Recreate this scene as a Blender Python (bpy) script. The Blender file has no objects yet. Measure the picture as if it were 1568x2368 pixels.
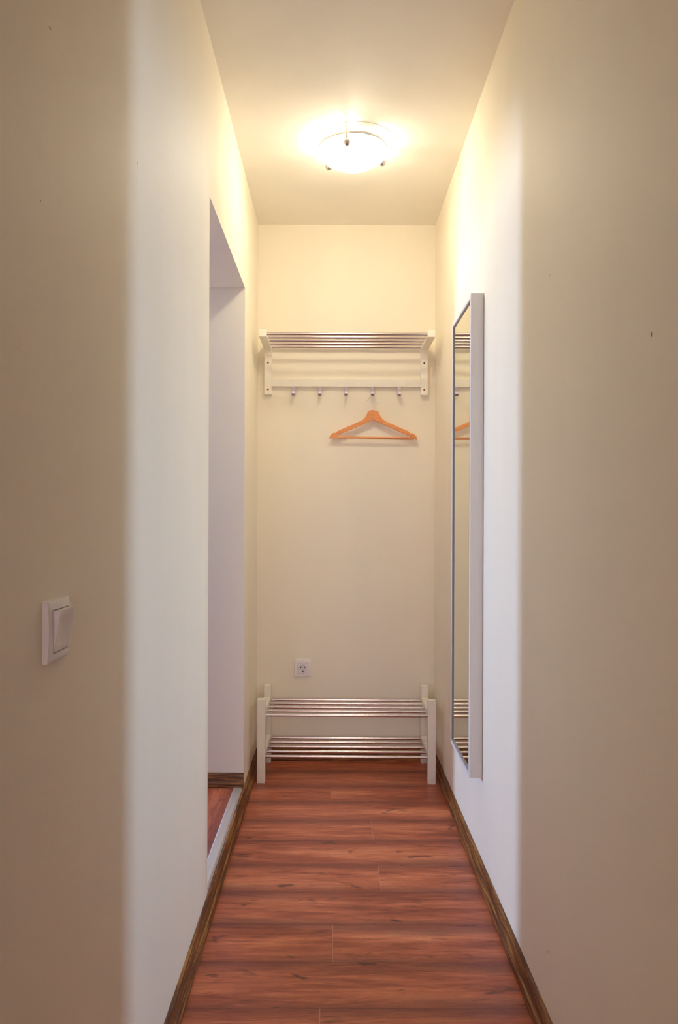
import bpy, bmesh, math, random
from mathutils import Vector, Matrix
random.seed(7)
PI = math.pi
scn = bpy.context.scene
COL = scn.collection

# ---------------------------------------------------------------- camera
FPX, CAMZ = 1780.0, 1.179
cam_d = bpy.data.cameras.new('camera')
cam_d.sensor_fit = 'VERTICAL'
cam_d.sensor_height = 36.0
cam_d.lens = 36.0 * FPX / 2368.0
cam_d.shift_x = 12.0 / 2368.0
cam_d.shift_y = 12.0 / 2368.0
cam_d.clip_start = 0.02
cam = bpy.data.objects.new('camera', cam_d)
COL.objects.link(cam)
cam.location = (0, 0, CAMZ)
cam.rotation_euler = (PI / 2, -0.0035, 0)
scn.camera = cam

# ---------------------------------------------------------------- colour management, world
scn.view_settings.view_transform = 'Standard'
scn.view_settings.look = 'None'
scn.view_settings.gamma = 1.0
scn.view_settings.use_curve_mapping = False
scn.view_settings.exposure = 0.22
scn.cycles.max_bounces = 16
scn.cycles.diffuse_bounces = 12
w = bpy.data.worlds.new('world')
scn.world = w
w.use_nodes = True
w.node_tree.nodes['Background'].inputs[0].default_value = (0.55, 0.70, 1.0, 1)
w.node_tree.nodes['Background'].inputs[1].default_value = 0.6

# ---------------------------------------------------------------- light levels
LAMP_COL, LAMP_STRENGTH = (1.0, 0.875, 0.62), 33.0     # lit glass bowl
BULB_COL, BULB_WATTS = (1.0, 0.885, 0.65), 11.5         # each bulb, seen only as spill above the bowl
DAY_L = ((0.48, 0.66, 1.0), 76.0)
DAY_R = ((0.50, 0.70, 1.0), 18.5)
FILL_B = ((1.0, 0.84, 0.86), 3.4)
REAR_FILL = ((1.0, 0.66, 0.44), 4.0)


def area(name, loc, target, sx, sy, cw, spread=180):
    d = bpy.data.lights.new(name, 'AREA')
    d.shape = 'RECTANGLE'
    d.size, d.size_y = sx, sy
    d.color, d.energy = cw
    d.spread = math.radians(spread)
    o = bpy.data.objects.new(name, d)
    COL.objects.link(o)
    o.location = loc
    v = Vector(target) - Vector(loc)
    o.rotation_euler = v.to_track_quat('-Z', 'Y').to_euler()
    return o


# daylight coming in at the windows of the two side rooms
area('daylight_left_room', (-4.66, 3.52, 1.55), (-0.37, 2.74, 1.15), 0.50, 1.30, DAY_L, 115)
area('daylight_right_room', (2.95, -2.50, 1.50), (0.55, 0.55, 1.15), 0.22, 1.30, DAY_R, 60)
area('rear_corridor_fill', (-0.05, -3.56, 1.50), (0.02, 3.7, 0.85), 1.00, 1.40, FILL_B, 55)  # added fill from behind the camera, lifts the lower back wall
# added warm fill without a fixture, brightens the walls near the camera
area('rear_warm_fill', (-0.25, -1.6, 2.52), (-0.25, -1.6, 0), 0.35, 0.35, REAR_FILL)

# ---------------------------------------------------------------- layout (metres; y is the distance from the camera)
XL, XR = -0.372, 0.490
YB, ZC = 3.74, CAMZ + 1.42
D0, D1, DZ, DF = 2.285, 3.20, CAMZ + 0.952, 0.058      # left doorway
R0, R1, RZ = 0.262, 1.05, 2.10                          # right doorway
WT = 0.20
YBACK = -3.5
LX0, LY0, LY1 = -4.6, 1.3, 4.9                         # left room
RX1, RY0, RY1 = 3.4, -2.4, 1.9                         # right room
BX0, YK = -2.3, -0.6                                   # back room


# ---------------------------------------------------------------- material helpers
def new_mat(name, base=(0.8, 0.8, 0.8), rough=0.5, metal=0.0, spec=0.5):
    m = bpy.data.materials.new(name)
    m.use_nodes = True
    b = m.node_tree.nodes['Principled BSDF']
    b.inputs['Base Color'].default_value = (*base, 1)
    b.inputs['Roughness'].default_value = rough
    b.inputs['Metallic'].default_value = metal
    b.inputs['Specular IOR Level'].default_value = spec
    return m, m.node_tree, b


def nd(t, typ, **kw):
    n = t.nodes.new(typ)
    for k, v in kw.items():
        setattr(n, k, v)
    return n


def coords(t, scale=(1, 1, 1), kind='Object', loc=(0, 0, 0)):
    tc = nd(t, 'ShaderNodeTexCoord')
    mp = nd(t, 'ShaderNodeMapping')
    mp.inputs['Scale'].default_value = scale
    mp.inputs['Location'].default_value = loc
    t.links.new(tc.outputs[kind], mp.inputs['Vector'])
    return mp.outputs['Vector']


def noise(t, vec, scale, detail=4, rough=0.55, dist=0.0):
    n = nd(t, 'ShaderNodeTexNoise')
    n.inputs['Scale'].default_value = scale
    n.inputs['Detail'].default_value = detail
    n.inputs['Roughness'].default_value = rough
    n.inputs['Distortion'].default_value = dist
    t.links.new(vec, n.inputs['Vector'])
    return n.outputs['Fac']


def ramp(t, fac, stops):
    r = nd(t, 'ShaderNodeValToRGB')
    e = r.color_ramp.elements
    while len(e) < len(stops):
        e.new(0.5)
    for el, (p, c) in zip(e, stops):
        el.position = p
        el.color = (*c, 1) if len(c) == 3 else c
    t.links.new(fac, r.inputs['Fac'])
    return r.outputs['Color']


def mathn(t, op, a, b=None, clamp=False):
    n = nd(t, 'ShaderNodeMath', operation=op)
    n.use_clamp = clamp
    for i, v in enumerate((a, b)):
        if v is None:
            continue
        if isinstance(v, (int, float)):
            n.inputs[i].default_value = v
        else:
            t.links.new(v, n.inputs[i])
    return n.outputs[0]


def mixc(t, fac, a, b, mode='MIX'):
    n = nd(t, 'ShaderNodeMix', data_type='RGBA', blend_type=mode)
    n.clamp_factor = True
    for s, v in ((0, fac), (6, a), (7, b)):
        if isinstance(v, (int, float)):
            n.inputs[s].default_value = v
        elif isinstance(v, tuple):
            n.inputs[s].default_value = (*v, 1)
        else:
            t.links.new(v, n.inputs[s])
    return n.outputs[2]


def bump(t, b, h, strength, dist):
    n = nd(t, 'ShaderNodeBump')
    n.inputs['Strength'].default_value = strength
    n.inputs['Distance'].default_value = dist
    t.links.new(h, n.inputs['Height'])
    t.links.new(n.outputs['Normal'], b.inputs['Normal'])


# ---------------------------------------------------------------- materials
def plaster(name, col, specks=()):
    m, t, b = new_mat(name, col, 0.62, 0, 0.35)
    v = coords(t)
    big = noise(t, coords(t, (1.0, 1.0, 0.25)), 2.6, 3, 0.5)
    lo = tuple(c * 0.955 for c in col)
    c = ramp(t, big, [(0.35, lo), (0.65, col)])
    fine = noise(t, v, 60, 4, 0.6)
    c = mixc(t, mathn(t, 'MULTIPLY', fine, 0.10), c, tuple(k * 0.8 for k in col))
    # small chips and specks of dirt at fixed spots on the wall
    for (p, r, sc, dc) in specks:
        tc = nd(t, 'ShaderNodeTexCoord')
        mp = nd(t, 'ShaderNodeMapping', vector_type='POINT')
        mp.inputs['Location'].default_value = (-p[0] * sc[0], -p[1] * sc[1], -p[2] * sc[2])
        mp.inputs['Scale'].default_value = sc
        t.links.new(tc.outputs['Object'], mp.inputs['Vector'])
        ln = nd(t, 'ShaderNodeVectorMath', operation='LENGTH')
        t.links.new(mp.outputs['Vector'], ln.inputs[0])
        f = mathn(t, 'LESS_THAN', ln.outputs['Value'], r)
        c = mixc(t, f, c, dc)
    t.links.new(c, b.inputs['Base Color'])
    peel = noise(t, v, 190, 3, 0.6)
    mid = noise(t, v, 9, 3, 0.5)
    h = mathn(t, 'ADD', mathn(t, 'MULTIPLY', peel, 0.35), mathn(t, 'MULTIPLY', mid, 1.2))
    bump(t, b, h, 0.30, 0.0022)
    return m


WALLC = (0.88, 0.825, 0.70)
dk = (0.16, 0.11, 0.08)
lt = (0.95, 0.93, 0.88)
M_wall = plaster('wall_paint', WALLC)
M_wall_l = plaster('wall_paint_left', WALLC, [
    ((XL, 0.972, CAMZ + 0.398), 0.0017, (1, 1, 1), dk),
    ((XL, 1.003, CAMZ + 0.636), 0.0016, (1, 0.5, 1), dk),
    ((XL, 1.447, CAMZ + 0.664), 0.0022, (1, 1.4, 0.6), dk),
    ((XL, 1.652, CAMZ + 0.662), 0.0014, (1, 1, 1), dk),
])
M_bounce_cool = plaster('cool_white_bounce_paint', (0.82, 0.84, 0.92))  # unseen left room: tint chosen to bounce bluish light onto the door jamb
M_wall_r = plaster('wall_paint_right', WALLC, [
    ((XR, 1.190, CAMZ + 0.284), 0.0028, (1, 1.2, 0.7), dk),
    ((XR, 2.013, CAMZ - 0.655), 0.0026, (1, 1.2, 0.6), lt),
    ((XR, 2.02, CAMZ - 0.835), 0.0016, (1, 1, 1), lt),
    ((XR, 1.748, CAMZ - 0.985), 0.0020, (1, 1.2, 0.7), dk),
    ((XR, 1.752, CAMZ + 0.552), 0.0016, (1, 1, 1), dk),
    ((XR, 1.697, CAMZ + 0.485), 0.0016, (1, 1, 1), dk),
])
M_ceil = plaster('ceiling_paint', (0.91, 0.88, 0.81))
M_bounce_brown = plaster('brown_bounce_paint', (0.64, 0.38, 0.20))  # unseen right room: brown chosen to bounce warm light onto the near walls


def wood_floor():
    """laminate: UV 'grain' = metres along / across with an offset per plank, UV 'plank' = 0..len, 0..width"""
    m, t, b = new_mat('red_laminate', (0.4, 0.12, 0.07), 0.36, 0, 0.45)
    uv = nd(t, 'ShaderNodeUVMap', uv_map='grain').outputs['UV']
    loc = nd(t, 'ShaderNodeUVMap', uv_map='plank').outputs['UV']

    def mp(src, s, l=(0, 0, 0)):
        n = nd(t, 'ShaderNodeMapping')
        n.inputs['Scale'].default_value = s
        n.inputs['Location'].default_value = l
        t.links.new(src, n.inputs['Vector'])
        return n.outputs['Vector']
    warp = noise(t, mp(uv, (3.0, 14, 1), (7, 3, 0)), 1.0, 2, 0.5)
    wn = nd(t, 'ShaderNodeCombineXYZ')
    t.links.new(mathn(t, 'MULTIPLY', mathn(t, 'SUBTRACT', warp, 0.5), 0.030), wn.inputs[1])
    wa = nd(t, 'ShaderNodeVectorMath', operation='ADD')
    t.links.new(uv, wa.inputs[0])
    t.links.new(wn.outputs[0], wa.inputs[1])
    uvw = wa.outputs[0]
    broad = noise(t, mp(uv, (1.2, 8, 1)), 1.6, 3, 0.5, 0.3)
    streak = noise(t, mp(uvw, (3.6, 34, 1)), 2.0, 7, 0.68, 0.5)
    fine = noise(t, mp(uvw, (14, 300, 1)), 1.5, 5, 0.72, 0.3)
    fleck = noise(t, mp(uvw, (30, 120, 1), (3, 5, 0)), 1.6, 5, 0.8, 1.4)
    dash = noise(t, mp(uvw, (6.5, 95, 1), (11, 5, 0)), 1.5, 3, 0.6, 0.3)
    knot = noise(t, mp(uvw, (5.5, 13, 1), (1, 2, 0)), 1.3, 3, 0.6, 0.6)
    f = mathn(t, 'ADD', mathn(t, 'MULTIPLY', broad, 0.48), mathn(t, 'MULTIPLY', streak, 0.36))
    f = mathn(t, 'ADD', f, mathn(t, 'MULTIPLY', fine, 0.16))
    c = ramp(t, f, [(0.35, (0.16, 0.032, 0.022)), (0.45, (0.34, 0.082, 0.040)),
                    (0.54, (0.54, 0.160, 0.076)), (0.66, (0.76, 0.31, 0.155))])
    # printed dark band along both long edges of each board
    sep = nd(t, 'ShaderNodeSeparateXYZ')
    t.links.new(loc, sep.inputs[0])
    u, v = sep.outputs[0], sep.outputs[1]
    e = mathn(t, 'ABSOLUTE', mathn(t, 'SUBTRACT', v, 0.090))
    wob = mathn(t, 'MULTIPLY', mathn(t, 'SUBTRACT', broad, 0.5), 0.16)
    e = mathn(t, 'ADD', e, wob)
    band = ramp(t, e, [(0.050, (0, 0, 0)), (0.100, (1, 1, 1))])
    c = mixc(t, mathn(t, 'MULTIPLY', band, 0.66), c, (0.120, 0.024, 0.026))
    fl = ramp(t, fleck, [(0.56, (0, 0, 0)), (0.66, (1, 1, 1))])
    c = mixc(t, mathn(t, 'MULTIPLY', fl, 0.38), c, (0.10, 0.020, 0.016))
    ds = ramp(t, dash, [(0.60, (0, 0, 0)), (0.70, (1, 1, 1))])
    c = mixc(t, mathn(t, 'MULTIPLY', ds, 0.55), c, (0.085, 0.018, 0.016))
    kn = ramp(t, knot, [(0.63, (0, 0, 0)), (0.72, (1, 1, 1))])
    c = mixc(t, mathn(t, 'MULTIPLY', kn, 0.70), c, (0.055, 0.012, 0.012))
    # joints; the pale end line paints in the glint of the bevel
    le = mathn(t, 'LESS_THAN', u, 0.0016)
    c = mixc(t, mathn(t, 'MULTIPLY', le, 0.55), c, (0.60, 0.33, 0.25))
    ve = mathn(t, 'GREATER_THAN', mathn(t, 'ABSOLUTE', mathn(t, 'SUBTRACT', v, 0.0957)), 0.0948)
    c = mixc(t, mathn(t, 'MULTIPLY', ve, 0.6), c, (0.04, 0.012, 0.012))
    t.links.new(c, b.inputs['Base Color'])
    r = mathn(t, 'ADD', mathn(t, 'MULTIPLY', fine, 0.16), 0.27)
    t.links.new(r, b.inputs['Roughness'])
    bump(t, b, mathn(t, 'ADD', streak, fine), 0.18, 0.0006)
    return m


M_floor = wood_floor()


def walnut():
    m, t, b = new_mat('walnut_skirting', (0.1, 0.05, 0.02), 0.42, 0, 0.4)
    uv = nd(t, 'ShaderNodeUVMap', uv_map='grain').outputs['UV']

    def mp(s):
        n = nd(t, 'ShaderNodeMapping')
        n.inputs['Scale'].default_value = s
        t.links.new(uv, n.inputs['Vector'])
        return n.outputs['Vector']
    a = noise(t, mp((2.5, 60, 1)), 1.6, 5, 0.65, 0.8)
    f = noise(t, mp((10, 330, 1)), 1.6, 3, 0.7, 0.6)
    g = mathn(t, 'ADD', mathn(t, 'MULTIPLY', a, 0.65), mathn(t, 'MULTIPLY', f, 0.35))
    c = ramp(t, g, [(0.38, (0.040, 0.012, 0.006)), (0.48, (0.13, 0.045, 0.014)),
                    (0.56, (0.30, 0.125, 0.028)), (0.68, (0.50, 0.27, 0.065))])
    t.links.new(c, b.inputs['Base Color'])
    bump(t, b, f, 0.2, 0.0006)
    return m


M_skirt = walnut()

M_white, t_, b_ = new_mat('white_lacquer', (0.86, 0.83, 0.74), 0.38, 0, 0.5)
n_ = noise(t_, coords(t_, (1, 1, 1)), 30, 3)
t_.links.new(ramp(t_, n_, [(0.3, (0.84, 0.81, 0.72)), (0.7, (0.88, 0.85, 0.76))]), b_.inputs['Base Color'])
M_plastic, t_, b_ = new_mat('white_plastic', (0.83, 0.79, 0.80), 0.30, 0, 0.5)
n_ = noise(t_, coords(t_), 40, 2)
t_.links.new(ramp(t_, n_, [(0.3, (0.81, 0.77, 0.78)), (0.7, (0.84, 0.80, 0.81))]), b_.inputs['Base Color'])


def steel(name, base, rough):
    m, t, b = new_mat(name, base, rough, 1.0)
    n = noise(t, coords(t, (25, 1, 1)), 3.0, 2)
    t.links.new(mathn(t, 'ADD', mathn(t, 'MULTIPLY', n, 0.04), rough - 0.02), b.inputs['Roughness'])
    return m


M_steel = steel('brushed_steel', (0.66, 0.60, 0.59), 0.20)
M_nickel = steel('matt_nickel', (0.52, 0.47, 0.48), 0.34)
M_wire = steel('hanger_wire', (0.74, 0.72, 0.68), 0.22)
M_alu, t_, b_ = new_mat('threshold_aluminium', (0.78, 0.78, 0.76), 0.42, 0.85)
n_ = noise(t_, coords(t_, (300, 3, 300)), 2.0, 3)
bump(t_, b_, n_, 0.2, 0.0005)
M_riser, t_, b_ = new_mat('step_riser', (0.42, 0.34, 0.36), 0.6)
n_ = noise(t_, coords(t_), 50, 3)
t_.links.new(ramp(t_, n_, [(0.3, (0.38, 0.31, 0.33)), (0.7, (0.46, 0.38, 0.40))]), b_.inputs['Base Color'])
M_hole, t_, b_ = new_mat('dark_hole', (0.01, 0.008, 0.01), 0.7)
M_screw, t_, b_ = new_mat('brass_screw', (0.16, 0.10, 0.04), 0.4, 0.7)
M_rscrew, t_, b_ = new_mat('red_plug_screw', (0.42, 0.10, 0.08), 0.5, 0.1)
M_mirror, t_, b_ = new_mat('mirror_glass', (0.86, 0.88, 0.74), 0.0, 1.0)
M_lip_shade, t_, b_ = new_mat('lip_shade_grey', (0.26, 0.24, 0.25), 0.45)
M_frame, t_, b_ = new_mat('mirror_frame_foil', (0.70, 0.68, 0.66), 0.40, 0.0, 0.5)
n_ = noise(t_, coords(t_, (40, 40, 2)), 6.0, 4)
t_.links.new(ramp(t_, n_, [(0.3, (0.73, 0.71, 0.695)), (0.7, (0.77, 0.75, 0.735))]), b_.inputs['Base Color'])

M_beech, t_, b_ = new_mat('orange_beech', (0.7, 0.3, 0.1), 0.40, 0, 0.5)
n_ = noise(t_, coords(t_, (5, 60, 60)), 2.0, 5, 0.6, 1.0)
t_.links.new(ramp(t_, n_, [(0.3, (0.62, 0.215, 0.062)), (0.6, (0.76, 0.31, 0.10)), (0.8, (0.82, 0.40, 0.16))]),
             b_.inputs['Base Color'])
M_enamel, t_, b_ = new_mat('white_enamel', (0.88, 0.86, 0.82), 0.35)
n_ = noise(t_, coords(t_), 20, 2)
t_.links.new(ramp(t_, n_, [(0.3, (0.86, 0.84, 0.80)), (0.7, (0.89, 0.87, 0.83))]), b_.inputs['Base Color'])

M_bowl = bpy.data.materials.new('lit_frosted_glass')
M_bowl.use_nodes = True
t_ = M_bowl.node_tree
for n_ in list(t_.nodes):
    t_.nodes.remove(n_)
o_ = nd(t_, 'ShaderNodeOutputMaterial')
e_ = nd(t_, 'ShaderNodeEmission')
e_.inputs['Color'].default_value = (*LAMP_COL, 1)
e_.inputs['Strength'].default_value = LAMP_STRENGTH
# the bulbs sit low in the bowl: its bottom is brighter than its flanks
g_ = nd(t_, 'ShaderNodeNewGeometry')
s_ = nd(t_, 'ShaderNodeSeparateXYZ')
t_.links.new(g_.outputs['Normal'], s_.inputs[0])
k_ = mathn(t_, 'MULTIPLY', s_.outputs[2], -1.0, True)
k_ = mathn(t_, 'ADD', mathn(t_, 'MULTIPLY', k_, 1.0 * LAMP_STRENGTH), 0.10 * LAMP_STRENGTH)
t_.links.new(k_, e_.inputs['Strength'])
# part of the bulb's light passes straight through the frosted glass
x_ = nd(t_, 'ShaderNodeBsdfTransparent')
x_.inputs['Color'].default_value = (1, 1, 1, 1)
m_ = nd(t_, 'ShaderNodeMixShader')
m_.inputs[0].default_value = 0.66
t_.links.new(x_.outputs[0], m_.inputs[1])
t_.links.new(e_.outputs[0], m_.inputs[2])
t_.links.new(m_.outputs[0], o_.inputs['Surface'])
M_ctrim, t_, b_ = new_mat('window_frame_white', (0.8, 0.8, 0.78), 0.4)


# ---------------------------------------------------------------- mesh helpers
def obj(name, bm, mat, parent=None, smooth=False, bevel=0.0, seg=2, autosmooth=None):
    me = bpy.data.meshes.new(name)
    bmesh.ops.recalc_face_normals(bm, faces=bm.faces[:])
    if smooth:
        for f in bm.faces:
            f.smooth = True
    bm.to_mesh(me)
    bm.free()
    me.materials.append(mat)
    o = bpy.data.objects.new(name, me)
    COL.objects.link(o)
    if parent is not None:
        o.parent = parent
    if autosmooth is not None:
        me.shade_smooth()
        me.set_sharp_from_angle(angle=autosmooth)
    if bevel:
        md = o.modifiers.new('edge_bevel', 'BEVEL')
        md.width = bevel
        md.segments = seg
        md.limit_method = 'ANGLE'
        md.angle_limit = math.radians(35)
        md.harden_normals = False
    return o


def box(bm, x0, x1, y0, y1, z0, z1):
    vs = [bm.verts.new(p) for p in ((x0, y0, z0), (x1, y0, z0), (x1, y1, z0), (x0, y1, z0),
                                    (x0, y0, z1), (x1, y0, z1), (x1, y1, z1), (x0, y1, z1))]
    for f in ((0, 3, 2, 1), (4, 5, 6, 7), (0, 1, 5, 4), (1, 2, 6, 5), (2, 3, 7, 6), (3, 0, 4, 7)):
        bm.faces.new([vs[i] for i in f])
    return vs


def boxes(*bs):
    bm = bmesh.new()
    for b in bs:
        box(bm, *b)
    return bm


def prism(bm, pts, axis, a0, a1):
    """polygon pts in the plane normal to axis, extruded a0..a1"""
    def P(p, a):
        return (a, p[0], p[1]) if axis == 'x' else ((p[0], a, p[1]) if axis == 'y' else (p[0], p[1], a))
    A = [bm.verts.new(P(p, a0)) for p in pts]
    B = [bm.verts.new(P(p, a1)) for p in pts]
    bm.faces.new(A)
    bm.faces.new(B[::-1])
    n = len(pts)
    for i in range(n):
        bm.faces.new((A[i], B[i], B[(i + 1) % n], A[(i + 1) % n]))


def tube(bm, pts, r, seg=12, cap=True):
    pts = [Vector(p) for p in pts]
    rings = []
    ref = None
    for i, p in enumerate(pts):
        d = (pts[min(i + 1, len(pts) - 1)] - pts[max(i - 1, 0)]).normalized()
        if ref is None:
            ref = d.orthogonal().normalized()
        ref = (ref - d * ref.dot(d)).normalized()
        b = d.cross(ref)
        rr = r[i] if isinstance(r, (list, tuple)) else r
        rings.append([bm.verts.new(p + (ref * math.cos(2 * PI * k / seg) + b * math.sin(2 * PI * k / seg)) * rr)
                      for k in range(seg)])
    for a, c in zip(rings, rings[1:]):
        for k in range(seg):
            bm.faces.new((a[k], a[(k + 1) % seg], c[(k + 1) % seg], c[k]))
    if cap:
        bm.faces.new(rings[0][::-1])
        bm.faces.new(rings[-1])


def lathe(bm, prof, c, seg=48, close_ends=True):
    """prof: list of (radius, z) revolved round a vertical axis at c=(x, y, z)"""
    rings = []
    for r, z in prof:
        if r < 1e-6:
            rings.append([bm.verts.new((c[0], c[1], c[2] + z))])
        else:
            rings.append([bm.verts.new((c[0] + r * math.cos(2 * PI * k / seg), c[1] + r * math.sin(2 * PI * k / seg),
                                        c[2] + z)) for k in range(seg)])
    for a, b in zip(rings, rings[1:]):
        for k in range(seg):
            k2 = (k + 1) % seg
            if len(a) == 1:
                bm.faces.new((a[0], b[k], b[k2]))
            elif len(b) == 1:
                bm.faces.new((a[k], a[k2], b[0]))
            else:
                bm.faces.new((a[k], a[k2], b[k2], b[k]))


def struct(name, bm, mat, **kw):
    o = obj(name, bm, mat, **kw)
    o['kind'] = 'structure'
    return o


def thing(name, label, cat, loc=(0, 0, 0), rz=0.0, group=None):
    o = bpy.data.objects.new(name, None)
    COL.objects.link(o)
    o.empty_display_size = 0.05
    o.location = loc
    o.rotation_euler = (0, 0, rz)
    o['label'] = label
    o['category'] = cat
    if group:
        o['group'] = group
    return o


# ---------------------------------------------------------------- structure: walls, ceiling
T = 0.12
# left wall of the corridor with the doorway into the raised room
struct('wall_left', boxes(
    (XL - WT, XL, YK, D0, 0, ZC),
    (XL - WT, XL, D0, D1, DZ, ZC),
    (XL - WT, XL, D1, YB + T, 0, ZC)), M_wall_l)
# right wall with the doorway beside the camera
struct('wall_right', boxes(
    (XR, XR + T, YBACK - T, R0, 0, ZC),
    (XR, XR + T, R0, R1, RZ, ZC),
    (XR, XR + T, R1, YB + T, 0, ZC)), M_wall_r)
struct('wall_back', boxes((XL, XR, YB, YB + T, 0, ZC)), M_wall)
struct('ceiling', boxes((BX0 - T, XR, YBACK - T, YK, ZC, ZC + T), (XL - WT, XR + T, YK, YB + T, ZC, ZC + T)), M_ceil)

# room behind the camera
struct('wall_rear_left', boxes((BX0 - T, BX0, YBACK - T, YK + T, 0, ZC)), M_wall)
struct('wall_rear_partition', boxes((BX0, XL - WT, YK, YK + T, 0, ZC)), M_wall)
wx0, wx1, wz0, wz1 = -0.75, 0.45, 0.75, 2.25
struct('wall_rear', boxes((BX0, wx0, YBACK - T, YBACK, 0, ZC), (wx1, XR, YBACK - T, YBACK, 0, ZC),
                          (wx0, wx1, YBACK - T, YBACK, 0, wz0), (wx0, wx1, YBACK - T, YBACK, wz1, ZC)), M_wall)
# left room
ly0, ly1, lz0, lz1 = 3.27, 3.77, 0.90, 2.20
struct('wall_left_room_end', boxes(
    (LX0 - T, LX0, LY0, ly0, 0, ZC), (LX0 - T, LX0, ly1, LY1, 0, ZC),
    (LX0 - T, LX0, ly0, ly1, 0, lz0), (LX0 - T, LX0, ly0, ly1, lz1, ZC)), M_bounce_cool)
struct('wall_left_room_near', boxes((LX0 - T, XL - WT, LY0 - T, LY0, 0, ZC)), M_bounce_cool)
struct('wall_left_room_far', boxes((LX0 - T, XL - WT, LY1, LY1 + T, 0, ZC)), M_bounce_cool)
struct('wall_left_room_return', boxes((XL - WT, XL - WT + T, YB + T, LY1 + T, 0, ZC)), M_bounce_cool)
struct('ceiling_left_room', boxes((LX0 - T, XL - WT, LY0 - T, LY1 + T, ZC, ZC + T)), M_ceil)
# right room
rx0, rx1, rz0, rz1 = 2.75, 3.15, 0.80, 2.20
struct('wall_right_room_window', boxes(
    (XR + T, rx0, RY0 - T, RY0, 0, ZC), (rx1, RX1 + T, RY0 - T, RY0, 0, ZC),
    (rx0, rx1, RY0 - T, RY0, 0, rz0), (rx0, rx1, RY0 - T, RY0, rz1, ZC)), M_bounce_brown)
struct('wall_right_room_end', boxes((RX1, RX1 + T, RY0, RY1, 0, ZC)), M_bounce_brown)
struct('wall_right_room_far', boxes((XR + T, RX1 + T, RY1, RY1 + T, 0, ZC)), M_bounce_brown)
struct('ceiling_right_room', boxes((XR + T, RX1 + T, RY0 - T, RY1 + T, ZC, ZC + T)), M_ceil)


def window_frame(name, axis, a0, a1, z0, z1, plane, s):
    bm = bmesh.new()
    f, d = 0.05, 0.05

    def bx(u0, u1, v0, v1):
        if axis == 'x':
            box(bm, u0, u1, min(plane, plane + s * d), max(plane, plane + s * d), v0, v1)
        else:
            box(bm, min(plane, plane + s * d), max(plane, plane + s * d), u0, u1, v0, v1)
    bx(a0, a0 + f, z0, z1)
    bx(a1 - f, a1, z0, z1)
    bx(a0 + f, a1 - f, z0, z0 + f)
    bx(a0 + f, a1 - f, z1 - f, z1)
    struct(name, bm, M_ctrim, bevel=0.003)


window_frame('window_1', 'x', wx0, wx1, wz0, wz1, YBACK - 0.01, -1)
window_frame('window_2', 'y', ly0, ly1, lz0, lz1, LX0 - 0.01, -1)
window_frame('window_3', 'x', rx0, rx1, rz0, rz1, RY0 - 0.01, -1)


# ---------------------------------------------------------------- floors (planks laid as faces of one mesh)
def plank_floor(name, x0, x1, y0, y1, ztop, along, first, width, joints, length=1.28, thick=0.05, seed=1, row_name=None):
    """along='x': boards run across; rows step in y from `first` by `width`. joints(row) -> position of one end joint"""
    rnd = random.Random(seed)
    bm = bmesh.new()
    g = bm.loops.layers.uv.new('grain')
    p = bm.loops.layers.uv.new('plank')
    lo, hi = (y0, y1) if along == 'x' else (x0, x1)
    a0, a1 = (x0, x1) if along == 'x' else (y0, y1)
    r = math.floor((lo - first) / width)
    while first + r * width < hi:
        v0, v1 = first + r * width, first + (r + 1) * width
        j = joints(r)
        k = math.floor((a0 - j) / length)
        while j + k * length < a1:
            u0, u1 = j + k * length, j + (k + 1) * length
            cu0, cu1, cv0, cv1 = max(u0, a0), min(u1, a1), max(v0, lo), min(v1, hi)
            ou, ov = rnd.uniform(0, 50), rnd.uniform(0, 50)
            if cu1 - cu0 > 1e-4 and cv1 - cv0 > 1e-4:
                cs = ((cu0, cv0), (cu1, cv0), (cu1, cv1), (cu0, cv1))
                vs = [bm.verts.new((c[0], c[1], ztop) if along == 'x' else (c[1], c[0], ztop)) for c in cs]
                f = bm.faces.new(vs if along == 'x' else vs[::-1])
                for lp in f.loops:
                    co = lp.vert.co
                    u, v = (co.x, co.y) if along == 'x' else (co.y, co.x)
                    lp[g].uv = (u + ou, v + ov)
                    lp[p].uv = (u - u0, v - v0)
            k += 1
        r += 1
    # body under the boards
    for q in ((x0, x1, y0, y1),):
        a = [bm.verts.new(c) for c in ((q[0], q[2], ztop - thick), (q[1], q[2], ztop - thick),
                                       (q[1], q[3], ztop - thick), (q[0], q[3], ztop - thick))]
        b = [bm.verts.new((v.co.x, v.co.y, ztop - 0.0002)) for v in a]
        bm.faces.new(a[::-1])
        for i in range(4):
            bm.faces.new((a[i], a[(i + 1) % 4], b[(i + 1) % 4], b[i]))
    me = bpy.data.meshes.new(name)
    bm.to_mesh(me)
    bm.free()
    me.materials.append(M_floor)
    o = bpy.data.objects.new(name, me)
    COL.objects.link(o)
    o['kind'] = 'structure'
    return o


PW = 0.1913
JT = {0: -0.03, 1: 0.62, 2: 0.00, 3: 0.75, 4: 0.153, 5: 0.78, 6: 0.148, 7: 0.60, 8: -0.01, 9: 0.70}
plank_floor('floor', XL, XR, YK, YB, 0, 'x', 1.847 - PW, PW,
            lambda r: JT.get(r, (r * 0.437) % 1.28), seed=11)
plank_floor('floor_back_room', BX0, XR, YBACK, YK, 0, 'x', 0, PW, lambda r: (r * 0.437) % 1.28, seed=12)
plank_floor('floor_left_room', LX0, XL - 0.03, LY0, LY1, DF, 'y', XL - 0.03 - 10 * PW, PW,
            lambda r: (r * 0.51 + 0.2) % 1.28, thick=DF + 0.05, seed=5)
plank_floor('floor_right_room', XR, RX1, RY0, RY1, 0, 'y', XR + T, PW, lambda r: (r * 0.51) % 1.28, seed=6)


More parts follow.
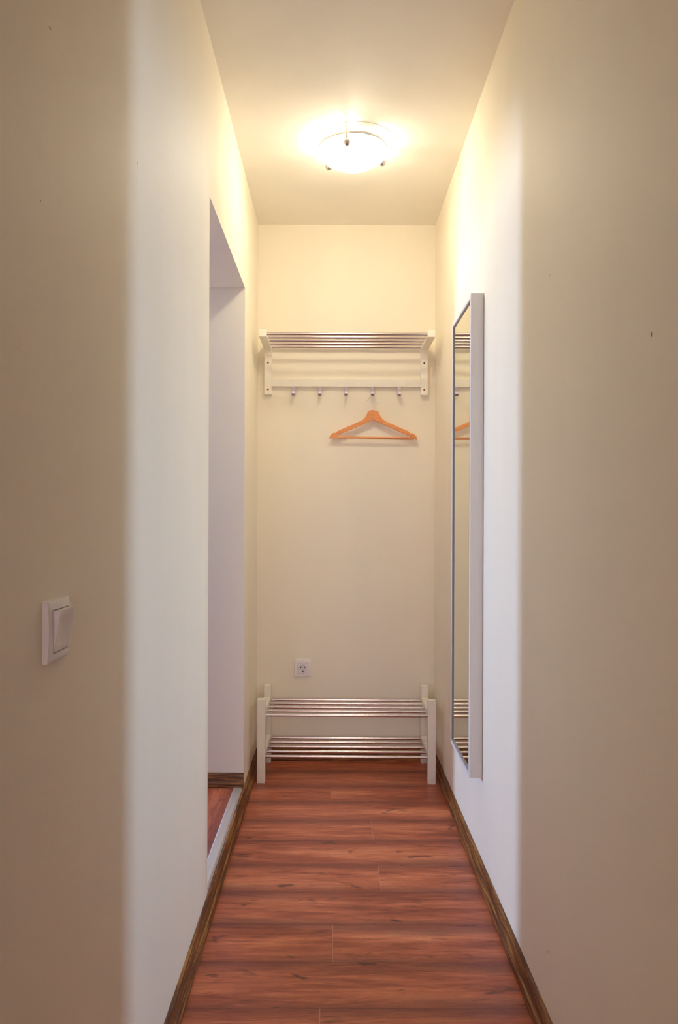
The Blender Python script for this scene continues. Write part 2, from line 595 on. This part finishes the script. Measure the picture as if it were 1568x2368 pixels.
# ---------------------------------------------------------------- skirting boards
SK = [(0.0, 0.0), (0.0205, 0.0), (0.0215, 0.004), (0.0212, 0.016), (0.0190, 0.0225), (0.0155, 0.0250),
      (0.0132, 0.0285), (0.0125, 0.040), (0.0105, 0.0500), (0.0070, 0.0560), (0.0030, 0.0580), (0.0, 0.0580)]


def skirting(name, p0, p1, nrm, z=0.0, cuts=(), kind=True, m0=0.0, m1=0.0):
    """profile swept from p0 to p1 (xy), leaning out along nrm; mitre m0/m1 = +1 shortens with the offset"""
    bm = bmesh.new()
    g = bm.loops.layers.uv.new('grain')
    p0, p1, n = Vector(p0), Vector(p1), Vector(nrm)
    L = (p1 - p0).length
    d = (p1 - p0) / L
    st = [0.0] + list(cuts) + [L]
    acc = [0]
    for a, b in zip(SK, SK[1:] + SK[:1]):
        acc.append(acc[-1] + math.hypot(b[0] - a[0], b[1] - a[1]))
    for i in range(len(st) - 1):
        s0 = st[i] + (0.0004 if i else 0)
        s1 = st[i + 1]
        rings = []
        for s, m in ((s0, m0 if i == 0 else 0), (s1, -m1 if i == len(st) - 2 else 0)):
            rings.append([])
            for (o_, h) in SK:
                q = p0 + d * (s + m * o_) + n * o_
                rings[-1].append(bm.verts.new((q.x, q.y, z + h)))
        ou, ov = random.uniform(0, 40), random.uniform(0, 40)
        k = len(SK)
        for j in range(k):
            f = bm.faces.new((rings[0][j], rings[1][j], rings[1][(j + 1) % k], rings[0][(j + 1) % k]))
            for lp, (uu, vv) in zip(f.loops, ((s0, acc[j]), (s1, acc[j]), (s1, acc[j + 1]), (s0, acc[j + 1]))):
                lp[g].uv = (uu + ou, vv + ov)
        bm.faces.new(rings[0])
        bm.faces.new(rings[1][::-1])
    o = struct(name, bm, M_skirt)
    for f in o.data.polygons:
        f.use_smooth = False
    return o


skirting('baseboard_left', (XL, YK), (XL, YB), (1, 0), cuts=(2.02,), m1=1.0)
skirting('baseboard_right', (XR, R1), (XR, YB), (-1, 0), cuts=(1.10,), m1=1.0)
skirting('baseboard_back', (XL, YB), (XR, YB), (0, -1), m0=1.0, m1=1.0)
skirting('baseboard_doorway', (XL - WT, D1), (XL + 0.001, D1), (0, -1), z=DF)
skirting('baseboard_left_room', (XL - WT, D1), (XL - WT, LY1), (-1, 0), z=DF)

# step edge under the doorway and its metal threshold strip
struct('trim_1', boxes((XL - 0.03, XL - 0.001, D0, D1, 0.0, DF)), M_riser)
bm = bmesh.new()
prism(bm, [(XL - 0.038, DF), (XL - 0.038, DF + 0.0015), (XL - 0.034, DF + 0.0038), (XL - 0.024, DF + 0.0038),
           (XL - 0.0235, DF + 0.0024), (XL - 0.0205, DF + 0.0024), (XL - 0.020, DF + 0.0038),
           (XL - 0.009, DF + 0.0036), (XL - 0.006, DF + 0.0012), (XL - 0.006, DF)], 'y', D0, D1)
struct('trim_2', bm, M_alu)

# ---------------------------------------------------------------- ceiling lamp
LX, LY = 0.077, 2.91
lamp = thing('ceiling_lamp', 'round white ceiling lamp with lit frosted glass bowl held by three metal clips',
             'ceiling lamp', (LX, LY, ZC))
bm = bmesh.new()
lathe(bm, [(0, -0.0002), (0.1486, -0.0002), (0.1482, -0.0010), (0, -0.0010)], (0, 0, 0), 72)
obj('base_plate', bm, M_enamel, lamp, autosmooth=math.radians(30))
bm = bmesh.new()
BXO = -0.010
prof = []
R, Zr, H = 0.128, -0.026, 0.068
for i in range(19):
    a = (PI / 2) * i / 18
    prof.append((R * math.cos(a) ** 0.62 if i < 18 else 0, Zr - H * math.sin(a) ** 1.35))
lathe(bm, prof, (BXO, 0, 0), 72)
obj('glass_bowl', bm, M_bowl, lamp, smooth=True)
# metal rim round the mouth of the bowl
bm = bmesh.new()
lathe(bm, [(0.1255, -0.0220), (0.1292, -0.0220), (0.1298, -0.0255), (0.1296, -0.0315), (0.1284, -0.0315), (0.1255, -0.026), (0.1255, -0.0220)],
      (BXO, 0, 0), 72)
obj('rim', bm, M_frame, lamp, smooth=True)
for az in (-101, 19, 139):
    a = math.radians(az)
    ca, sa = math.cos(a), math.sin(a)
    bm = bmesh.new()
    # thin clip arm hanging from the base plate past the rim
    pts = [(0.133, -0.003), (0.134, -0.028), (0.1310, -0.042), (0.1270, -0.056)]
    tn = 0.0015
    poly = [(r, z) for r, z in pts] + [(r - tn, z) for r, z in pts[::-1]]
    vA, vB = [], []
    for r, z in poly:
        for lst, s in ((vA, -0.004), (vB, 0.004)):
            lst.append(bm.verts.new((BXO + r * ca - s * sa, r * sa + s * ca, z)))
    n = len(poly)
    bm.faces.new(vA)
    bm.faces.new(vB[::-1])
    for i in range(n):
        bm.faces.new((vA[i], vB[i], vB[(i + 1) % n], vA[(i + 1) % n]))
    clip = obj('clip', bm, M_enamel, lamp)
    bm = bmesh.new()
    bmesh.ops.create_uvsphere(bm, u_segments=24, v_segments=16, radius=0.0140,
                              matrix=Matrix.Translation((BXO + 0.1200 * ca, 0.1200 * sa, -0.059)))
    obj('knob', bm, M_nickel, clip, smooth=True)
# block added inside the bowl to cut a dark wedge in the ceiling spill
obj('spill_blocker', boxes((BXO - 0.002, BXO + 0.050, -0.075, -0.040, -0.046, -0.004)), M_enamel, lamp, bevel=0.004)
for dx in (0.0,):
    d = bpy.data.lights.new('bulb_light', 'POINT')
    d.energy = BULB_WATTS
    d.color = BULB_COL
    d.shadow_soft_size = 0.040
    o = bpy.data.objects.new('bulb_light', d)
    COL.objects.link(o)
    o.location = (LX + BXO + dx, LY + 0.01, ZC - 0.052)

# ---------------------------------------------------------------- wall mirror
M0, M1 = 2.523, 2.922
MZ0, MZ1 = CAMZ - 0.8533, CAMZ + 0.7357
MT = 0.0432
mirror = thing('wall_mirror', 'tall narrow rectangular mirror in a pale grey frame hung on the right wall', 'mirror',
               (XR, (M0 + M1) / 2, MZ0))
hw, hh = (M1 - M0) / 2, MZ1 - MZ0
fw = 0.019
bm = bmesh.new()
# ring profile: outer side, front face, inner bevel lip down to the glass
rings = []
for inset, dep in ((0, -0.001), (0, -MT + 0.001), (0.001, -MT), (fw - 0.004, -MT), (fw - 0.003, -MT + 0.002), (fw - 0.002, -MT + 0.003),
                   (fw, -MT + 0.004), (fw, -0.010), (0.006, -0.010), (0.006, -0.001)):
    rings.append([bm.verts.new((dep, yy, zz)) for yy, zz in (
        (-hw + inset, inset), (hw - inset, inset), (hw - inset, hh - inset), (-hw + inset, hh - inset))])
for a, b in zip(rings, rings[1:] + rings[:1]):
    for k in range(4):
        bm.faces.new((a[k], a[(k + 1) % 4], b[(k + 1) % 4], b[k]))
obj('frame', bm, M_frame, mirror)
g_ = -MT + 0.0045
# thin strip at the glass edge, shadow of the frame lip painted dark grey
bm = bmesh.new()
rings = []
for inset, dep in ((fw - 0.0035, -MT - 0.0004), (fw + 0.0012, -MT + 0.0010), (fw + 0.0012, -MT + 0.0045), (fw - 0.0035, -MT + 0.0045)):
    rings.append([bm.verts.new((dep, yy, zz)) for yy, zz in (
        (-hw + inset, inset), (hw - inset, inset), (hw - inset, hh - inset), (-hw + inset, hh - inset))])
for a, b in zip(rings, rings[1:] + rings[:1]):
    for k in range(4):
        bm.faces.new((a[k], a[(k + 1) % 4], b[(k + 1) % 4], b[k]))
obj('lip_shade', bm, M_lip_shade, mirror)
obj('mirror_glass', boxes((g_, g_ + 0.004, -hw + fw - 0.004, hw - fw + 0.004, fw - 0.004, hh - fw + 0.004)), M_mirror, mirror)
obj('back_board', boxes((g_ + 0.0045, g_ + 0.008, -hw + fw + 0.0002 - 0.003, hw - fw + 0.003, fw - 0.003, hh - fw + 0.003)), M_hole, mirror)

# ---------------------------------------------------------------- hat and coat rack on the back wall
HX0, HX1 = -0.338, 0.452
rack = thing('coat_rack', 'white coat rack with steel rod hat shelf and five metal hooks on back wall', 'coat rack',
             ((HX0 + HX1) / 2, YB, CAMZ + 0.590))
hx = (HX1 - HX0) / 2
BW = 0.035
YF = 3.447 - YB       # front of the arms, local
for s in (-1, 1):
    bm = bmesh.new()
    x0, x1 = sorted((s * hx, s * (hx - BW)))
    zt = 0.8395 - 0.590
    zu = 0.8075 - 0.590
    # L-shaped side piece: rounded front, small fillet at the inner corner
    P = [(0, 0), (0, zt), (YF + 0.002, zt), (YF, zt - 0.002), (YF, zu + 0.002), (YF + 0.002, zu), (-0.040, zu), (-0.030, zu - 0.004),
         (-0.0245, zu - 0.016), (-0.024, zu - 0.03), (-0.024, 0.002), (-0.022, 0)]
    prism(bm, P, 'x', x0, x1)
    br = obj('side_bracket', bm, M_white, rack, bevel=0.0012)
    for zz, mt in ((CAMZ * 0 + (1196 - 839.3) / 479.0 - 0.590, M_screw), ((1196 - 901) / 479.0 - 0.590, M_rscrew)):
        bm = bmesh.new()
        xc = s * (hx - BW / 2)
        tube(bm, [(xc, -0.0235, zz), (xc, -0.0249, zz)], [0.0048, 0.0044], 20)
        obj('screw', bm, mt, br)
        bm = bmesh.new()
        tube(bm, [(xc, -0.0246, zz), (xc, -0.02525, zz)], 0.0021, 6)
        obj('screw_socket', bm, M_hole, br)
for i in range(5):
    yy = 3.457 + 0.0655 * i - YB
    bm = bmesh.new()
    tube(bm, [(-hx + BW - 0.008, yy, 0.8225 - 0.590), (hx - BW + 0.008, yy, 0.8225 - 0.590)], 0.0072, 28)
    obj('rod', bm, M_steel, rack, autosmooth=math.radians(40))
obj('hook_rail', boxes((-hx + BW, hx - BW, -0.020, -0.001, 0.6315 - 0.590, 0.667 - 0.590)), M_white, rack, bevel=0.001)
hc = (HX0 + HX1) / 2
for xh in (-0.1965, -0.069, 0.0576, 0.1854, 0.313):
    path = [(-0.016, 0.6325), (-0.0165, 0.612), (-0.0185, 0.598), (-0.0235, 0.589), (-0.031, 0.5855), (-0.038, 0.5875),
            (-0.0425, 0.594), (-0.0435, 0.604), (-0.0430, 0.612)]
    th = 0.0028
    inner, outer = [], []
    for i, (yy, zz) in enumerate(path):
        a = Vector(path[max(i - 1, 0)])
        b = Vector(path[min(i + 1, len(path) - 1)])
        d = (b - a).normalized()
        nn = Vector((-d.y, d.x)) * th / 2
        outer.append((yy + nn.x, zz - 0.590 + nn.y))
        inner.append((yy - nn.x, zz - 0.590 - nn.y))
    bm = bmesh.new()
    prism(bm, outer + inner[::-1], 'x', xh - hc - 0.0082, xh - hc + 0.0082)
    obj('hook', bm, M_nickel, rack, bevel=0.0006)

# ---------------------------------------------------------------- wooden hanger
hgx = 0.1883
k_ = 1 / 6.817 / 481.0


def hp(px, py):
    return ((px - 775) * k_, (316.3 - py / 6.817) / 481.0 - 0.4886)


hanger = thing('clothes_hanger', 'orange-brown wooden clothes hanger with straight bar on the second hook from right',
               'hanger', (hgx, 3.714, CAMZ + 0.4886))
L_out = [(775, 462), (742, 465), (715, 472), (696, 484), (686, 500), (678, 522), (664, 548), (648, 574), (626, 600), (600, 620), (570, 638),
         (530, 656), (400, 714), (300, 757), (222, 790), (208, 800), (198, 815), (186, 826), (174, 824), (158, 820), (140, 828),
         (118, 846), (100, 866), (86, 888), (76, 908), (80, 914), (100, 912), (120, 905), (200, 868), (400, 779), (600, 690), (775, 607)]
left = [hp(x, y) for x, y in L_out]
right = [hp(2 * 775 - x, y + 3) for x, y in L_out]
bm = bmesh.new()
for side in (left, right):
    prism(bm, side, 'y', -0.006, 0.006)
obj('wooden_body', bm, M_beech, hanger, bevel=0.0022, seg=3)
bm = bmesh.new()
a, b = hp(135, 893), hp(1420, 903)
tube(bm, [(a[0], 0, a[1]), (b[0], 0, b[1])], 0.0048, 20)
obj('trouser_bar', bm, M_beech, hanger, autosmooth=math.radians(40))
W = [(772, 480), (770, 460), (768, 432), (776, 405), (800, 378), (825, 348), (838, 318), (836, 285), (821, 255), (797, 236), (766, 228),
     (738, 238), (714, 262), (690, 290), (668, 314)]
pts = []
for i, (x, y) in enumerate(W):
    q = hp(x, y)
    f = max(0.0, min(1.0, (460 - y) / 230.0))
    pts.append(Vector((q[0], -0.0045 * f, q[1])))
dense = []
for i in range(len(pts) - 1):
    p0, p1, p2, p3 = pts[max(i - 1, 0)], pts[i], pts[i + 1], pts[min(i + 2, len(pts) - 1)]
    for s in range(4):
        u = s / 4
        dense.append(0.5 * ((2 * p1) + (-p0 + p2) * u + (2 * p0 - 5 * p1 + 4 * p2 - p3) * u * u + (-p0 + 3 * p1 - 3 * p2 + p3) * u ** 3))
dense.append(pts[-1])
bm = bmesh.new()
tube(bm, dense, 0.0013, 10)
obj('wire_hook', bm, M_wire, hanger, smooth=True)

# ---------------------------------------------------------------- shoe rack
SW, SL = 0.79, 0.0345
DEPTH = 0.324
shoe = thing('shoe_rack', 'white two-tier shoe rack with steel rod shelves standing against back wall', 'shoe rack',
             (0.0605, 3.402 + DEPTH / 2, 0), math.radians(-0.55))
sx = SW / 2
sd = DEPTH / 2
for s in (-1, 1):
    for f in (-1, 1):
        x0, x1 = sorted((s * sx, s * (sx - SL)))
        y0, y1 = sorted((f * sd, f * (sd - 0.036)))
        obj('leg', boxes((x0, x1, y0, y1, 0, 0.370)), M_white, shoe, bevel=0.0012)
    for zt in (0.316, 0.133):
        obj('side_rail', boxes((x0, x1, -sd + 0.036, sd - 0.036, zt - 0.036, zt)), M_white, shoe, bevel=0.001)
for zr in (0.298, 0.115):
    for i in range(5):
        yy = -sd + 0.018 + i * 0.072
        bm = bmesh.new()
        tube(bm, [(-sx + SL - 0.008, yy, zr), (sx - SL + 0.008, yy, zr)], 0.0066, 28)
        obj('rod', bm, M_steel, shoe, autosmooth=math.radians(40))


# ---------------------------------------------------------------- wall socket and light switch
def pillow_plate(bm, hw, t0, t1, n=14, hole=None):
    """square plate in the local xz plane bulging towards -y; t0 at the edges, t1 at the centre"""
    N = 2 * n
    vs = {}
    for i in range(N + 1):
        for j in range(N + 1):
            u, v = -1 + i / n, -1 + j / n
            if hole and abs(u) < hole - 1e-6 and abs(v) < hole - 1e-6:
                continue
            tt = t0 + (t1 - t0) * (1 - u * u * 0.5 - v * v * 0.5)
            edge = max(abs(u), abs(v))
            if edge > 0.999:
                tt -= 0.0012
            vs[i, j] = bm.verts.new((u * hw, -tt, v * hw))
    for i in range(N):
        for j in range(N):
            q = [vs.get(k) for k in ((i, j), (i + 1, j), (i + 1, j + 1), (i, j + 1))]
            if all(q):
                bm.faces.new(q)
    be = [e for e in bm.edges if len(e.link_faces) == 1]
    r = bmesh.ops.extrude_edge_only(bm, edges=be)
    for v in r['geom']:
        if isinstance(v, bmesh.types.BMVert):
            v.co.y = 0.0


sock = thing('wall_socket', 'square white power socket with round recess low on back wall', 'socket',
             (-0.149, YB, CAMZ - 0.733))
bm = bmesh.new()
pillow_plate(bm, 0.0398, 0.008, 0.0105, 14, 9 / 14)
obj('cover_frame', bm, M_plastic, sock, autosmooth=math.radians(30))
# insert: square with a round well
bm = bmesh.new()
hs, rw, seg = 0.0250, 0.0195, 48
yf, yb = -0.0100, -0.0010
sq, r0, r1, r2, r3 = [], [], [], [], []
for k in range(seg):
    a = 2 * PI * k / seg
    c, s = math.cos(a), math.sin(a)
    m = hs / max(abs(c), abs(s))
    sq.append(bm.verts.new((m * c, yf, m * s)))
    r0.append(bm.verts.new((0.0215 * c, yf, 0.0215 * s)))
    r1.append(bm.verts.new((0.0210 * c, yf - 0.0016, 0.0210 * s)))
    r2.append(bm.verts.new((rw * c, yf - 0.0016, rw * s)))
    r3.append(bm.verts.new(((rw - 0.0012) * c, yb, (rw - 0.0012) * s)))
sb = [bm.verts.new((v.co.x, 0, v.co.z)) for v in sq]
for A, B in ((sb, sq), (sq, r0), (r0, r1), (r1, r2), (r2, r3)):
    for k in range(seg):
        bm.faces.new((A[k], A[(k + 1) % seg], B[(k + 1) % seg], B[k]))
bm.faces.new(r3)
ins = obj('socket_insert', bm, M_plastic, sock, autosmooth=math.radians(30))
for xx in (-0.0092, 0.0092):
    bm = bmesh.new()
    tube(bm, [(xx, -0.0012, 0.0018), (xx, -0.0016, 0.0018)], 0.0029, 18)
    obj('pin_hole', bm, M_hole, ins)
bm = bmesh.new()
tube(bm, [(0.0010, -0.0012, -0.0155), (0.0010, -0.0060, -0.0155)], 0.0038, 18)
obj('earth_contact_recess', bm, M_hole, ins)
bm = bmesh.new()
box(bm, -0.0016, 0.0006, -0.0100, -0.0012, -0.0175, -0.0135)
obj('earth_contact', bm, M_steel, ins)

sw = thing('light_switch', 'square white light switch with large rocker on near left wall', 'switch',
           (XL, 1.023, CAMZ - 0.1500), PI / 2)
bm = bmesh.new()
pillow_plate(bm, 0.0400, 0.0075, 0.0120, 14, 10 / 14)
obj('cover_frame', bm, M_plastic, sw, autosmooth=math.radians(30))
# rocker: curved face, top pushed out
bm = bmesh.new()
N = 16
g = {}
for i in range(N + 1):
    for j in range(N + 1):
        u, v = -1 + 2 * i / N, -1 + 2 * j / N       # u along the wall, v up
        top = (v + 1) / 2
        p_ = 0.0104 + 0.0095 * top ** 0.9 - 0.0034 * math.sin(PI * top) * (1 - u * u)
        if max(abs(u), abs(v)) > 0.999:
            p_ -= 0.0006
        g[i, j] = bm.verts.new((u * 0.0275, -p_, v * 0.0275))
for i in range(N):
    for j in range(N):
        bm.faces.new((g[i, j], g[i + 1, j], g[i + 1, j + 1], g[i, j + 1]))
be = [e for e in bm.edges if len(e.link_faces) == 1]
r = bmesh.ops.extrude_edge_only(bm, edges=be)
for v in r['geom']:
    if isinstance(v, bmesh.types.BMVert):
        v.co.y = -0.001
obj('rocker', bm, M_plastic, sw, autosmooth=math.radians(32))
obj('mounting_plate', boxes((-0.0284, 0.0284, -0.0012, -0.0002, -0.0284, 0.0284)), M_hole, sw)
